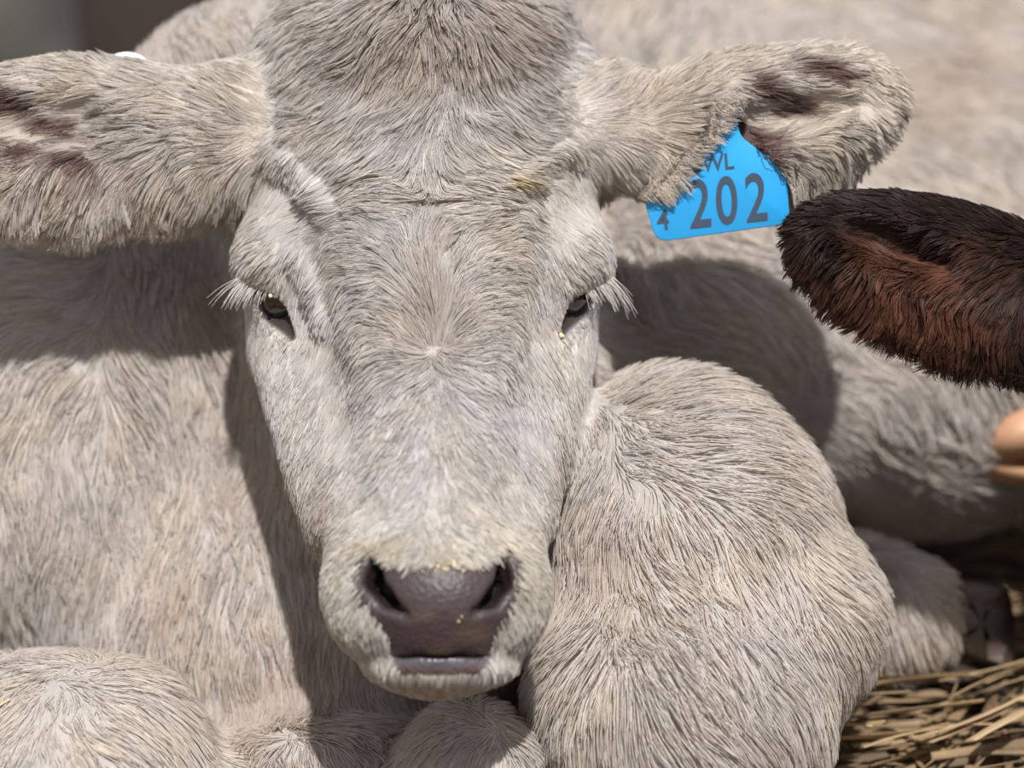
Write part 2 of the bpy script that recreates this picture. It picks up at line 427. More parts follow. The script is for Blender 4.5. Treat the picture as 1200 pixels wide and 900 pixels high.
# grooming guides on the frontal drawing: x, y, dx, dy, length, lift
G_HEAD = [
    (500, -20, 0, 1, 58, .7), (440, 20, -.5, 1, 58, .7), (570, 20, .5, 1, 58, .7), (500, 90, 0, 1, 56, .6), (440, 100, -.35, 1, 52, .55), (560, 100, .4, 1, 52, .55),
    (500, 160, -.05, 1, 50, .5), (500, 205, -.05, 1, 42, .5), (450, 170, -.3, 1, 46, .5), (550, 170, .4, 1, 46, .5),
    (370, 60, -1, .6, 46, .55), (380, 130, -.9, .7, 42, .45), (330, 120, -1, .3, 36, .4), (630, 60, 1, .5, 46, .5), (610, 130, .8, .8, 42, .45), (660, 130, 1, .4, 36, .4),
    (300, 180, -.7, .8, 28, .35), (340, 200, -.2, 1, 28, .3), (690, 190, .6, .8, 28, .3), (640, 200, .9, -.25, 30, .3), (590, 215, .8, .1, 34, .35), (400, 210, -.6, .6, 34, .35),
    (470, 240, -1, .15, 36, .4), (535, 240, 1, .15, 36, .4), (500, 268, .02, -1, 24, .4), (440, 228, -1, .2, 36, .4), (570, 235, 1, .1, 36, .4), (506, 300, 0, -1, 48, .5), (508, 345, -.1, -1, 56, .5), (518, 385, .15, -1, 54, .5),
    (480, 290, -.5, -1, 40, .45), (540, 290, .6, -1, 40, .45), (470, 330, -.8, -.8, 42, .42), (560, 330, .9, -.7, 42, .42),
    (440, 270, -1, -.3, 36, .35), (580, 270, 1, -.3, 34, .35), (420, 320, -1, -.1, 36, .35), (600, 325, 1, 0, 34, .35), (450, 365, -1, -.3, 40, .4), (580, 365, 1, -.25, 38, .4),
    (485, 385, -1, -.7, 38, .45), (545, 385, 1, -.6, 38, .45), (480, 410, -1, .1, 34, .42), (550, 410, 1, .1, 34, .42), (515, 425, 0, 1, 28, .4), (490, 430, -.6, 1, 30, .38), (540, 430, .6, 1, 30, .38),
    (360, 250, -.8, .35, 26, .25), (300, 250, -.6, .9, 22, .22), (290, 300, -.7, .8, 22, .3), (350, 310, -.3, 1, 24, .22), (380, 360, -.5, .9, 26, .25), (360, 390, .3, 1, 22, .25), (400, 410, -.4, 1, 28, .3),
    (650, 250, .6, .6, 24, .22), (700, 250, .5, .9, 20, .2), (700, 310, .7, .8, 22, .3), (650, 310, .2, 1, 22, .2), (625, 370, .5, .9, 26, .25), (610, 410, .5, 1, 26, .3),
    (310, 420, .1, 1, 18, .2), (300, 480, .05, 1, 24, .25), (330, 540, .15, 1, 26, .35), (350, 600, .3, 1, 24, .4), (380, 480, .15, 1, 24, .25), (430, 500, -.1, 1, 24, .25), (400, 560, 0, 1, 22, .3),
    (690, 410, -.1, 1, 18, .2), (690, 460, -.1, 1, 20, .25), (665, 520, -.2, 1, 24, .35), (650, 580, -.3, 1, 22, .4), (610, 480, .1, 1, 22, .25), (600, 550, .25, 1, 20, .28),
    (515, 480, 0, 1, 26, .28), (512, 540, -.1, 1, 22, .28), (470, 560, -.35, 1, 20, .28), (560, 560, .5, 1, 20, .28), (513, 600, 0, 1, 17, .35), (450, 610, -.5, 1, 17, .35), (575, 610, .6, 1, 17, .35),
    (515, 640, 0, 1, 12, .45), (460, 635, -.6, 1, 13, .4), (560, 635, .6, 1, 13, .4), (400, 640, -.7, .9, 15, .4), (625, 640, .7, .9, 15, .4), (395, 690, -.6, 1, 14, .4), (630, 690, .5, 1, 14, .4),
    (405, 735, -.1, 1, 15, .45), (430, 760, .1, 1, 15, .5), (615, 745, .1, 1, 15, .45), (590, 775, 0, 1, 16, .5), (516, 792, 0, 1, 16, .55), (460, 790, -.1, 1, 18, .5), (570, 795, .1, 1, 18, .5)]
G_EARL = [(235, 100, -1, -.2, 34, .3), (235, 170, -1, .1, 40, .3), (225, 240, -.4, 1, 50, .4), (160, 75, -1, -.1, 34, .3), (60, 70, -1, .1, 32, .3), (0, 90, -1, .3, 34, .3), (-60, 130, -1, .2, 36, .4),
    (180, 130, -1, .15, 66, .35), (130, 160, -1, .25, 56, .3), (60, 150, -1, .2, 42, .3), (180, 200, -.7, .7, 56, .4), (120, 220, -.4, 1, 52, .4), (50, 220, -.6, .8, 46, .4), (-30, 200, -1, .5, 40, .4), (200, 270, -.1, 1, 48, .5), (120, 262, -.2, 1, 46, .5), (30, 250, -.4, 1, 42, .5)]
G_EARR = [(760, 100, 1, -.3, 34, .3), (760, 150, 1, .25, 58, .35), (760, 200, .7, .9, 36, .35), (820, 60, 1, -.2, 34, .3), (900, 48, 1, 0, 32, .3), (980, 60, 1, .3, 34, .3), (1040, 110, 1, .5, 34, .4),
    (790, 120, 1, .35, 54, .35), (790, 165, .9, .5, 34, .4), (815, 150, 1, .4, 30, .35), (850, 140, 1, .25, 28, .3), (920, 130, 1, .1, 40, .3), (980, 110, 1, .1, 34, .3), (880, 185, .9, .4, 28, .3), (950, 180, .9, .3, 42, .3), (1010, 160, .8, .5, 36, .4), (930, 240, .2, 1, 40, .4), (860, 240, .1, 1, 40, .4), (985, 205, .5, .9, 36, .45)]
G_BODY = [(200, 30, -.6, -.8, 46, .5), (350, 0, -.3, -1, 44, .5), (100, 60, -.8, -.6, 46, .5), (290, 300, .1, 1, 24, .25), (300, 450, .2, 1, 26, .25), (330, 600, .25, 1, 30, .3), (400, 700, .2, 1, 34, .35),
    (180, 330, -.3, 1, 36, .4), (170, 450, .5, 1, 40, .5), (220, 450, -.3, 1, 40, .5), (60, 350, -.9, .3, 40, .35), (60, 450, -.5, .9, 44, .35), (60, 600, 0, 1, 50, .35), (150, 650, .1, 1, 50, .35), (230, 600, 0, 1, 48, .45), (60, 740, .05, 1, 46, .4), (200, 740, .1, 1, 44, .4),
    (300, 750, .1, 1, 40, .35), (300, 850, .2, 1, 38, .35), (420, 830, .1, 1, 38, .35), (520, 850, .1, 1, 34, .35), (60, 820, .3, 1, 26, .22), (180, 860, .6, .9, 26, .22), (560, 880, -.3, 1, 30, .3),
    (690, 500, .2, 1, 30, .3), (670, 560, .1, 1, 30, .3), (680, 620, .1, 1, 32, .35), (730, 450, .8, .3, 40, .45), (800, 460, 1, .1, 44, .45), (760, 520, .8, .4, 44, .35), (850, 520, 1, .3, 44, .35), (700, 660, .1, 1, 44, .4), (740, 620, .5, .8, 42, .4), (660, 720, -.2, 1, 42, .35),
    (780, 680, .5, 1, 46, .4), (720, 760, .3, 1, 50, .45), (800, 780, .6, .9, 50, .45), (900, 640, .7, 1, 46, .35), (960, 600, 1, .7, 46, .4), (1000, 680, .9, .5, 44, .45), (960, 760, .6, 1, 44, .4), (860, 850, .5, 1, 46, .4), (700, 860, .2, 1, 46, .4), (960, 850, .2, 1, 46, .5),
    (780, 330, .4, 1, 40, .35), (800, 60, .5, -.6, 46, .4), (900, 350, .7, .7, 46, .35), (1000, 420, .9, .5, 50, .35), (1080, 540, 1, .3, 54, .4), (1080, 100, .6, .8, 56, .4), (1150, 300, .5, 1, 56, .4), (1100, 470, .5, 1, 56, .4), (1060, 680, .4, 1, 36, .35), (1100, 650, .8, .4, 36, .4)]
EYE_XY = [(305, 352), (328, 376), (694, 350), (670, 376)]
def make_field(guides):
    def f(p):
        x, y = project(p); g = guide_field(guides, x, y)
        d = np.stack([g[:, 0], -g[:, 1], -0.12 * np.ones(len(x))], 1)
        L = g[:, 2]
        for ex, ey in EYE_XY: L = L * np.clip(np.hypot(x - ex, y - ey) / 46, 0.28, 1)
        return d, L, g[:, 3]
    return f

def swap_mesh(name, V, F, colour, wet=None):
    me = mesh_from(name, world(V), F)
    a = me.attributes.new('skin', 'FLOAT_COLOR', 'POINT')
    a.data.foreach_set('color', np.concatenate([colour, np.ones((len(V), 1))], 1).astype(np.float32).ravel())
    b = me.attributes.new('wet', 'FLOAT', 'POINT'); b.data.foreach_set('value', (np.zeros(len(V)) if wet is None else wet).astype(np.float32))
    N = np.empty(len(V) * 3, np.float32); me.vertices.foreach_get('normal', N); N = N.reshape(-1, 3)
    N = np.stack([N @ RIGHT, N @ UP, N @ NEAR], 1)
    return me, N

hide = hide_material('hide'); coat = hair_material('coat_hair')
calf = empty('calf', world(P(420, 900, -300))[0], 'pale grey-beige calf lying down and facing the camera, blue tag in its ear', 'calf')
px, py = project(V)
dH = chunks(head_sdf, V); dB = chunks(body_sdf, V); dL = chunks(earL_sdf, V); dR = chunks(earR_sdf, V)
lab = np.argmin(np.stack([dH, dB, dL, dR], 1), axis=1)
PAD = [(421, 652), (440, 642), (456, 656), (482, 663), (505, 657), (530, 656), (560, 660), (578, 650), (592, 640), (608, 652), (616, 678), (612, 715), (596, 742), (578, 768), (560, 790), (470, 790), (459, 768), (444, 742), (420, 716), (411, 690), (414, 668)]
CORE = [(428, 652), (440, 646), (455, 658), (480, 666), (505, 660), (535, 659), (560, 664), (580, 654), (592, 645), (604, 655), (606, 690), (592, 718), (578, 745), (574, 776), (459, 776), (456, 745), (440, 722), (426, 700), (421, 675)]
front = V[:, 2] > 90
pad = in_poly(px, py, PAD) & front & (lab == 0)
core = in_poly(px, py, CORE) & front & (lab == 0)
lip = ((((px - 516) / 58) ** 2 + ((py - 776) / 11) ** 2) < 1) & front & (py > 768)
skin = np.tile(BEIGE * 0.62, (len(V), 1))
bare = np.array([0.052, 0.036, 0.039])
skin[pad] = bare * 1.15
skin[core] = bare
sp = np.clip(noise3(V, 22., 31) * 1.2 + 0.1, 0, 1)[:, None]
cc = core & (py > 715)
skin[cc] = (skin * (1 - sp) + np.array([0.085, 0.060, 0.05]) * sp)[cc]
skin[lip] = (0.085, 0.078, 0.09)
rim = pad & (py > 782) & ~lip; skin[rim] = (0.16, 0.09, 0.085)
depthL = dL * 0
wet = np.zeros(len(V)); wet[core] = 0.75; wet[pad & ~core] = 0.3; wet[lip] = 1.4
# carved openings are bare skin, their depths painted near black as shade
orig = chunks(head_f, V[lab == 0]); cut = np.zeros(len(V), bool); cut[np.where(lab == 0)[0]] = orig < -2.5
deep = np.zeros(len(V), bool); deep[np.where(lab == 0)[0]] = orig < -9
skin[cut] = bare * 0.8; skin[deep] = (0.014, 0.009, 0.009)
near_eye = np.zeros(len(V), bool)
for p_, n_ in EYES: near_eye |= np.linalg.norm(V - p_, axis=1) < 60
skin[cut & near_eye] = (0.03, 0.021, 0.021)
E_ = np.concatenate([F[:, [0, 1]], F[:, [1, 2]], F[:, [2, 3]], F[:, [3, 0]]]); deg = np.bincount(E_.ravel(), minlength=len(V))[:, None]
for _ in range(2):
    acc = np.zeros_like(skin)
    for k_ in range(3): acc[:, k_] = np.bincount(E_[:, 0], skin[E_[:, 1], k_], len(V)) + np.bincount(E_[:, 1], skin[E_[:, 0], k_], len(V))
    skin = 0.5 * skin + 0.5 * acc / np.maximum(deg, 1)
# inside of the ears: pinkish brown skin
inL = np.linalg.norm((V - P(60, 140, -60)) / np.array([150, 52, 60]), axis=1) < 1.0
inR = np.linalg.norm((V - P(915, 135, -75)) / np.array([118, 46, 55]), axis=1) < 1.0
ear_in = (inL & (lab == 2)) | (inR & (lab == 3))
skin[ear_in] = (0.09, 0.05, 0.047)
me, NV = swap_mesh('body', V, F, skin, wet)
link('body', me, hide, calf)

facing = np.clip((NV[:, 2] + np.where(lab == 1, 0.7, 0.35)) * 4, 0.05, 1.0)
seen = np.where((px > -160) & (px < 1360) & (py > -160) & (py < 1040), 1.0, 0.12) * facing
seen = np.where(V[:, 2] < -700, seen * 0.5, seen)
def coat_for(name, k, count, sdf, guides, density, radius, base=BEIGE, var=0.16, **kw):
    wgt = seen * density * (lab == k)
    p0, n0 = sample_roots(V, NV, F, int(count * FUR), wgt)
    K, own = grow(p0, n0, sdf, make_field(guides), **kw)
    x, y = project(p0)
    return K, own, x, y, n0
# head coat
dens = np.where(pad & ~core, 0.3, 1.0) * ~core * ~lip * ~cut * ~(pad & (py > 764))
K, own, x, y, n0 = coat_for('fur', 0, 270000, head_sdf, G_HEAD, dens, 1, clump=0.68, clump_div=9, warp=(0.28, 0.25), curl=0.35)
tint = coat_tint(K, own, 5)
muzz = np.clip((y - 560) / 80, 0, 1)[:, None] * (K[:, 0, 2] > 60)[:, None]
tint = tint * (1 - muzz) + tint * muzz * np.array([[1.0, 1.0, 0.955]])
stain = np.exp(-(((x - 450) / 38) ** 2 + ((y - 638) / 14) ** 2))[:, None] * rng.uniform(0.2, 1, (len(x), 1))
tint = tint * (1 - 0.5 * stain * np.array([[0.55, 0.65, 0.95]]))
yel = np.exp(-(((x - 585) / 26) ** 2 + ((y - 207) / 7) ** 2))[:, None]; tint = tint * (1 - yel * np.array([[0.0, 0.12, 0.4]]))
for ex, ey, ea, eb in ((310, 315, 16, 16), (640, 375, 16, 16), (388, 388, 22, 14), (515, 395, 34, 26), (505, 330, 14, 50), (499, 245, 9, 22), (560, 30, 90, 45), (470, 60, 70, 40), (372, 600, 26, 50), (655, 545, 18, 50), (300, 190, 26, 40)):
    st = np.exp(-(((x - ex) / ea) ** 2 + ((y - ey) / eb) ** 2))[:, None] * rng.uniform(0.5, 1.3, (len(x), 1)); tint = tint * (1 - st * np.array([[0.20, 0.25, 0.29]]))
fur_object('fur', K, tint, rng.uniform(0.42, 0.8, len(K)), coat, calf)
TAGPOLY = [(757, 232), (800, 185), (838, 165), (878, 172), (922, 205), (926, 262), (770, 284)]
rounded_tag = [(748, 236), (796, 180), (828, 165), (832, 122), (866, 122), (876, 160), (930, 200), (932, 268), (764, 292)]
TAGZONE = (in_poly(px, py, TAGPOLY) & (py > 172 - 0.25 * (px - 757)) & (V[:, 2] > -200)).astype(float)
TAGZONE = np.maximum(TAGZONE, (in_poly(px, py, [(772, 222), (798, 176), (832, 150), (838, 132), (864, 132), (884, 172), (838, 210)]) & (V[:, 2] > -200)).astype(float))
TW, TT = -76, (0.10, -0.12)
def tag_plane(p): return TW + TT[0] * (p[:, 0] - 224) - TT[1] * (p[:, 1] - 230)
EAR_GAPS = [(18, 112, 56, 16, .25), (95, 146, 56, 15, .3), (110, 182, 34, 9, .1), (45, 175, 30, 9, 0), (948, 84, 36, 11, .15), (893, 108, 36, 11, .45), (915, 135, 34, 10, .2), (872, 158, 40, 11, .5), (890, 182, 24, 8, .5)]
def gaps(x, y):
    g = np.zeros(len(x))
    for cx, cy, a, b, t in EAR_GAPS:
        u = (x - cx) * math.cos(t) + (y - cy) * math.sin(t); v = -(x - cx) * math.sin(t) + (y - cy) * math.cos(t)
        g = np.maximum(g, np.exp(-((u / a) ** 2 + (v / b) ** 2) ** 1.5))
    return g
# ears
for nm, k, cnt, sdf, G in (('ear_fur', 2, 42000, earL_sdf, G_EARL), ('ear_fur', 3, 46000, earR_sdf, G_EARR)):
    K, own, x, y, n0 = coat_for(nm, k, cnt, sdf, G, (1 - 0.9 * gaps(px, py)) * (1 - TAGZONE), 1, clump=0.7, clump_div=12, warp=(0.24, 0.3), curl=0.5, steps=6)
    tint = coat_tint(K, own, 8 + k, BEIGE * np.array([1.03, 1.0, 0.95]))
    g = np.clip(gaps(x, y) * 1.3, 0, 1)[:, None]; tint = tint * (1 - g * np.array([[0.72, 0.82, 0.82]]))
    if k == 3:                    # long hair of the ear root lies over the tag
        over = (K[:, 0, 2] > -260) & (y < 215)
        for s in range(K.shape[1]):
            u_ = min(1.0, (s + 1) / 3); q = K[:, s]; qx, qy = project(q); m = over & in_poly(qx, qy, rounded_tag)
            t_ = tag_plane(q) + 3 + 6 * rng.random(len(q)); K[m, s, 2] = np.maximum(q[m, 2], q[m, 2] * (1 - u_) + t_[m] * u_)
    fur_object(nm, K, tint, rng.uniform(0.45, 0.8, len(K)), coat, calf)
# trunk and legs
K, own, x, y, n0 = coat_for('coat', 1, 210000, body_sdf, G_BODY, np.ones(len(V)), 1, clump=0.55, clump_div=9, warp=(0.34, 0.28), curl=0.3, wscale=(90., 24.))
tint = coat_tint(K, own, 15, BEIGE * np.array([1.03, 1.0, 0.965]), var=0.10)
for ex, ey, ea, eb in ((310, 480, 60, 190), (330, 800, 110, 80), (700, 640, 50, 60), (1090, 90, 60, 50), (200, 700, 40, 40)):  # coat browner in patches; the neck one also has brown shade put in
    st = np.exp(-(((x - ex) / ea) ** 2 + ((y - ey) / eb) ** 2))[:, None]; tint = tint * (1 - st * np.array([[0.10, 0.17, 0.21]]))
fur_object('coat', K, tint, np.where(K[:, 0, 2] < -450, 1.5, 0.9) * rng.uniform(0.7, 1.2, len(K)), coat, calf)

# eyes
eye_mat = mat('eye', (0.012, 0.009, 0.008), 0.06, Coat_Weight=1.0, Coat_Roughness=0.02)
def uv_sphere(c, r, R=None, nu=32, nv=20):
    vs = []; fs = []
    for j in range(nv + 1):
        a = math.pi * j / nv
        for i in range(nu):
            b = 2 * math.pi * i / nu; vs.append((r[0] * math.sin(a) * math.cos(b), r[1] * math.sin(a) * math.sin(b), r[2] * math.cos(a)))
    for j in range(nv):
        for i in range(nu): fs.append((j * nu + i, (j + 1) * nu + i, (j + 1) * nu + (i + 1) % nu, j * nu + (i + 1) % nu))
    vs = np.array(vs)
    if R is not None: vs = vs @ R.T
    return vs + np.asarray(c), np.array(fs)
for p_, n_ in EYES:
    v_, f_ = uv_sphere(p_ - n_ * 37, (33, 33, 33)); link('eye', mesh_from('eye', world(v_), f_), eye_mat, calf)
# eyelashes
lash = []
for side, (p_, n_) in zip((-1, 1), EYES):
    for i in range(55):
        t = rng.random(); a = rng.normal(0, 0.12)
        bx, by = ((284 + 36 * t, 322 + 14 * t) if side < 0 else (716 - 34 * t, 322 + 14 * t))
        q, n = hit(head_f, bx, by) if False else (P(bx, by, p_[2] - 14 * (1 - t) + 4), n_)
        L_ = 48 * (1 - 0.55 * t) * rng.uniform(0.7, 1.1)
        d = np.array([side * (0.75 + a) * (1 - 0.4 * t), -0.55 + a, 0.35]); pts = []
        for s in range(6):
            u = s / 5; pts.append(q + d * L_ * u + np.array([0, -L_ * 0.35 * u * u, 0]) + n * 2)
        lash.append(pts)
lash = np.array(lash)
fur_object('eyelashes', lash, np.tile(BEIGE * 1.1, (len(lash), 1)), np.full(len(lash), 0.6), coat, calf)

# ------------------------------------------------------------------ hind hooves of the pale calf
def prism(poly, w0, w1, bevel, tilt=(0, 0), c0=None, inset=None):
    """solid with a polygon outline, rounded on both faces"""
    poly = np.array(poly, float); n = len(poly)
    cx, cy = poly.mean(0) if c0 is None else c0
    def ring(k, w):
        q = poly.copy()
        nrm = []
        for i in range(n):
            e = poly[(i + 1) % n] - poly[i - 1]; m = np.array([e[1], -e[0]]); m /= np.linalg.norm(m) + 1e-9
            if np.dot(m, poly[i] - [cx, cy]) < 0: m = -m
            nrm.append(m)
        q = q - np.array(nrm) * k
        return np.array([P(a, b, w + tilt[0] * (a - cx) + tilt[1] * (b - cy)) for a, b in q])
    rings = [ring(bevel, w0), ring(bevel * 0.3, w0 + bevel * 0.3), ring(0, w0 + bevel), ring(0, w1 - bevel), ring(bevel * 0.3, w1 - bevel * 0.3), ring(bevel, w1)]
    vs = np.concatenate(rings); fs = []
    for r_ in range(5):
        for i in range(n): fs.append([r_ * n + i, r_ * n + (i + 1) % n, (r_ + 1) * n + (i + 1) % n, (r_ + 1) * n + i])
    a = len(vs); vs = np.concatenate([vs, rings[0].mean(0)[None], rings[5].mean(0)[None]])
    for i in range(n):
        fs.append([a, i, (i + 1) % n, a]); fs.append([a + 1, 5 * n + (i + 1) % n, 5 * n + i, a + 1])
    bmv = [tuple(v) for v in world(vs)]
    me = bpy.data.meshes.new('solid'); me.from_pydata(bmv, [], [tuple(dict.fromkeys(f)) for f in fs]); me.update()
    import bmesh
    b = bmesh.new(); b.from_mesh(me); bmesh.ops.recalc_face_normals(b, faces=b.faces); b.to_mesh(me); b.free()
    me.polygons.foreach_set('use_smooth', np.ones(len(me.polygons), bool))
    return me
def rounded(poly, r, k=5):
    out = []; n = len(poly); p = np.array(poly, float)
    for i in range(n):
        a, b, c = p[i - 1], p[i], p[(i + 1) % n]
        u = (a - b) / np.linalg.norm(a - b); v = (c - b) / np.linalg.norm(c - b)
        rr = r[i] if hasattr(r, '__len__') else r
        s0, s1 = b + u * rr, b + v * rr
        for j in range(k + 1):
            t = j / k; out.append((1 - t) ** 2 * s0 + 2 * t * (1 - t) * b + t * t * s1)
    return out
hoof_mat = add_noise(mat('hoof', rough=0.42), 28, (0.022, 0.016, 0.014), (0.10, 0.066, 0.05), 0.5, 130, 0.45, 0.75)
link('hoof', prism(rounded([(1112, 676), (1182, 686), (1190, 730), (1186, 792), (1104, 762)], [30, 16, 20, 16, 20]), -520, -395, 30, (-0.1, 0.1)), hoof_mat, calf)
link('hoof', prism(rounded([(1104, 768), (1182, 800), (1180, 832), (1130, 836), (1094, 800)], 14), -500, -385, 26, (-0.1, 0.1)), hoof_mat, calf)

# ------------------------------------------------------------------ blue ear tag
def flat(name, tag_w, tiltw, pts2, faces, material, parent, off):
    c = (840, 220)
    vs = np.array([P(a, b, tag_w + off + tiltw[0] * (a - c[0]) + tiltw[1] * (b - c[1])) for a, b in pts2])
    me = bpy.data.meshes.new(name); me.from_pydata([tuple(v) for v in world(vs)], [], faces); me.update()
    return link(name, me, material, parent)
tag_mat = mat('tag_plastic', (0.022, 0.33, 0.72), 0.35, Specular_IOR_Level=0.5)
ink = mat('tag_ink', (0.035, 0.06, 0.10), 0.55)
tg = empty('ear_tag', world(P(845, 160, TW))[0], 'blue plastic ear tag with large number 202 hanging from the calf ear', 'ear tag')
outline = rounded([(755, 236), (800, 190), (832, 168), (838, 128), (860, 128), (868, 160), (921, 200), (926, 262), (769, 284)], [8, 6, 6, 5, 5, 8, 8, 13, 16], 5)
link('tag_panel', prism(outline, TW - 4, TW, 1.2, TT, (840, 220)), tag_mat, tg)
def lettering(text, x0, y0, height, width, ang, name, shear=0.0):
    cu = bpy.data.curves.new('t', 'FONT'); cu.body = text; cu.resolution_u = 6; cu.offset = 0.012
    o = bpy.data.objects.new('t', cu); C.objects.link(o); bpy.context.view_layer.update()
    me = bpy.data.meshes.new_from_object(o.evaluated_get(bpy.context.evaluated_depsgraph_get()))
    co = np.array([v.co[:2] for v in me.vertices]); fs = [tuple(p.vertices) for p in me.polygons]
    bpy.data.objects.remove(o); bpy.data.meshes.remove(me)
    mn, mx = co.min(0), co.max(0); co = (co - mn) / (mx - mn) * np.array([width, height]); co[:, 0] += shear * co[:, 1]
    ca, sa = math.cos(ang), math.sin(ang)
    pts = [(x0 + x * ca - y * sa, y0 - (x * sa + y * ca)) for x, y in co]
    return flat(name, TW, TT, pts, fs, ink, tg, 0.9)
A = math.radians(6.2)
for i, (ch, xx) in enumerate((('2', 809), ('0', 840.5), ('2', 875))):
    yy = 268 - (xx - 809) * math.tan(A)
    lettering(ch, xx, yy, 57, 25, A, 'number', 0.06)
lettering('BWL', 811, 203, 19, 50, A, 'lettering', 0.04)
lettering('4', 771, 270, 24, 14, A, 'number'); lettering('2', 768, 239, 21, 14, A, 'number')

# the white stud of the second tag behind the other ear
bt = empty('ear_tag', world(P(153, 80, -165))[0], 'white round ear tag stud behind the ear on the left', 'ear tag')
white = mat('white_plastic', (0.78, 0.80, 0.84), 0.3)
v_, f_ = uv_sphere(P(147, 84, -158), (31, 31, 7), rotm(-35, 0, 0)); link('button', mesh_from('button', world(v_), f_), white, bt)
v_, f_ = uv_sphere(P(147, 89, -140), (9, 9, 26), rotm(-35, 0, 0), 16, 10); link('stud', mesh_from('stud', world(v_), f_), white, bt)

# ------------------------------------------------------------------ the brown calf at the right edge
bear_leaf = leaf(P(1125, 330, -20), (208, 86, 46), (0, 6, -17), P(1055, 282, 40), (95, 26, 46))
bhead = group_sdf([('+', ell(P(1490, 400, -180), (170, 190, 180)), 0), ('+', cone(P(1420, 395, -120), P(1300, 370, -60), 95, 78), 50),
                   ('+', cone(P(1500, 480, -90), P(1520, 740, 90), 130, 78), 60), ('+', ell(P(1520, 800, 110), (105, 75, 90)), 40),
                   ('+', ell(P(1395, 540, -100), (48, 50, 60)), 40), ('+', cone(P(1600, 400, -180), P(1840, 300, -60), 90, 50), 50)])
bbody = group_sdf([('+', cone(P(1520, 450, -300), P(1740, 640, -480), 190, 270), 0), ('+', cone(P(1780, 640, -500), P(2500, 520, -1000), 290, 320), 100),
                   ('+', ell(P(1620, 900, -420), (190, 150, 230)), 60), ('+', ell(P(1930, 840, -560), (170, 140, 220)), 60),
                   ('+', cone(P(1420, 620, -760), P(1265, 520, -560), 95, 52), 40)])
def brown_sdf(p): return smin(smin(bhead(p), bear_leaf(p), 40), bbody(p), 50)
Va, Fa = surface(brown_sdf, (280, -200, -260), (900, 320, 140), 5.0)
Vb, Fb = surface(brown_sdf, (300, -800, -2600), (2300, 700, 320), 17.0)
bl, bh_ = np.array([280, -200, -260.]), np.array([900, 320, 140.])
ib = ((Vb > bl + 24) & (Vb < bh_ - 24)).all(1); Fb = Fb[~ib[Fb].all(1)]
VB = np.concatenate([Va, Vb]); FB = np.concatenate([Fa, Fb + len(Va)]); VB, FB = compact(VB, FB)
bx, by = project(VB)
bcol = np.tile([0.045, 0.022, 0.016], (len(VB), 1)); 
calf2 = empty('calf', world(P(1640, 960, -420))[0], 'dark brown calf at the right edge with its shaggy ear in view', 'calf')
me, NB = swap_mesh('body', VB, FB, bcol); link('body', me, hide, calf2)
G_B = [(930, 262, -1, .2, 26, .4), (960, 240, -.8, -.2, 28, .35), (1050, 234, -1, .1, 28, .3), (1150, 245, -.9, -.3, 30, .35), (1200, 280, -.8, .3, 34, .35), (960, 290, -.8, .5, 34, .4), (1000, 330, -.6, .8, 40, .45), (1060, 380, -.4, 1, 42, .5), (1130, 410, -.15, 1, 44, .5), (1200, 430, -.1, 1, 46, .5), (1040, 290, -1, .2, 36, .35), (1100, 320, -.8, .5, 44, .4), (1160, 330, -.7, .6, 44, .45), (1190, 380, -.6, .8, 44, .45), (1300, 400, -.6, .7, 40, .4), (1500, 400, 0, 1, 40, .4), (1600, 800, .1, 1, 40, .4)]
dens = np.where((bx < 1290) & (by < 520), 1.0, np.where(bx < 1400, 0.12, 0.03)) * np.clip((NB[:, 2] + 0.4) * 4, 0.06, 1)
foot = np.linalg.norm(VB - P(1265, 520, -560), axis=1) < 110
p0, n0 = sample_roots(VB, NB, FB, int(76000 * FUR), dens * ~foot)
K, own = grow(p0, n0, brown_sdf, make_field(G_B), steps=6, warp=(0.34, 0.32), clump=0.8, clump_div=14, seed=33, curl=0.5, wscale=(60., 22.))
x, y = project(p0)
red = np.clip(np.exp(-(((x - 1080) / 130) ** 2 + ((y - 345) / 50) ** 2)) * 1.1 + 0.25 * noise3(p0, 40., 71), 0, 1)[:, None]
tint = np.array([[0.030, 0.017, 0.014]]) * (1 - red) + np.array([[0.15, 0.063, 0.040]]) * red
tint = tint * np.clip(1 + 0.3 * rng.normal(0, 1, len(x))[own] + 0.2 * rng.normal(0, 1, len(x)), 0.3, 2.2)[:, None]
fur_object('fur', K, tint, rng.uniform(0.4, 0.75, len(K)), hair_material('brown_hair', 0.4), calf2)
amber = add_noise(mat('amber_hoof', rough=0.5), 20, (0.42, 0.20, 0.12), (0.55, 0.33, 0.2))
v_, f_ = uv_sphere(P(1196, 506, -560), (56, 36, 60), rotm(0, 0, 22)); link('hoof', mesh_from('hoof', world(v_), f_), amber, calf2)
v_, f_ = uv_sphere(P(1180, 548, -590), (50, 22, 50), rotm(0, 0, -14)); link('hoof', mesh_from('hoof', world(v_), f_), amber, calf2)

# ------------------------------------------------------------------ ground, walls
def ground_point(px_, py_):
    a = 450 - py_; c, s = math.cos(TILT), math.sin(TILT)
    w = (-ORIGIN[2] / UNIT - a * c) / (s - a * c / DIST)
    return world(P(px_, py_, w))[0]
def box(name, lo, hi, material, parent=None):
    x0, y0, z0 = lo; x1, y1, z1 = hi
    me = bpy.data.meshes.new(name)
    me.from_pydata([(x0, y0, z0), (x1, y0, z0), (x1, y1, z0), (x0, y1, z0), (x0, y0, z1), (x1, y0, z1), (x1, y1, z1), (x0, y1, z1)], [],
                   [(0, 3, 2, 1), (4, 5, 6, 7), (0, 1, 5, 4), (1, 2, 6, 5), (2, 3, 7, 6), (3, 0, 4, 7)]); me.update()
    return link(name, me, material, parent)
earth = add_noise(mat('earth', rough=0.95), 6, (0.10, 0.07, 0.045), (0.22, 0.155, 0.09), 0.8, 40, bdist=0.01)
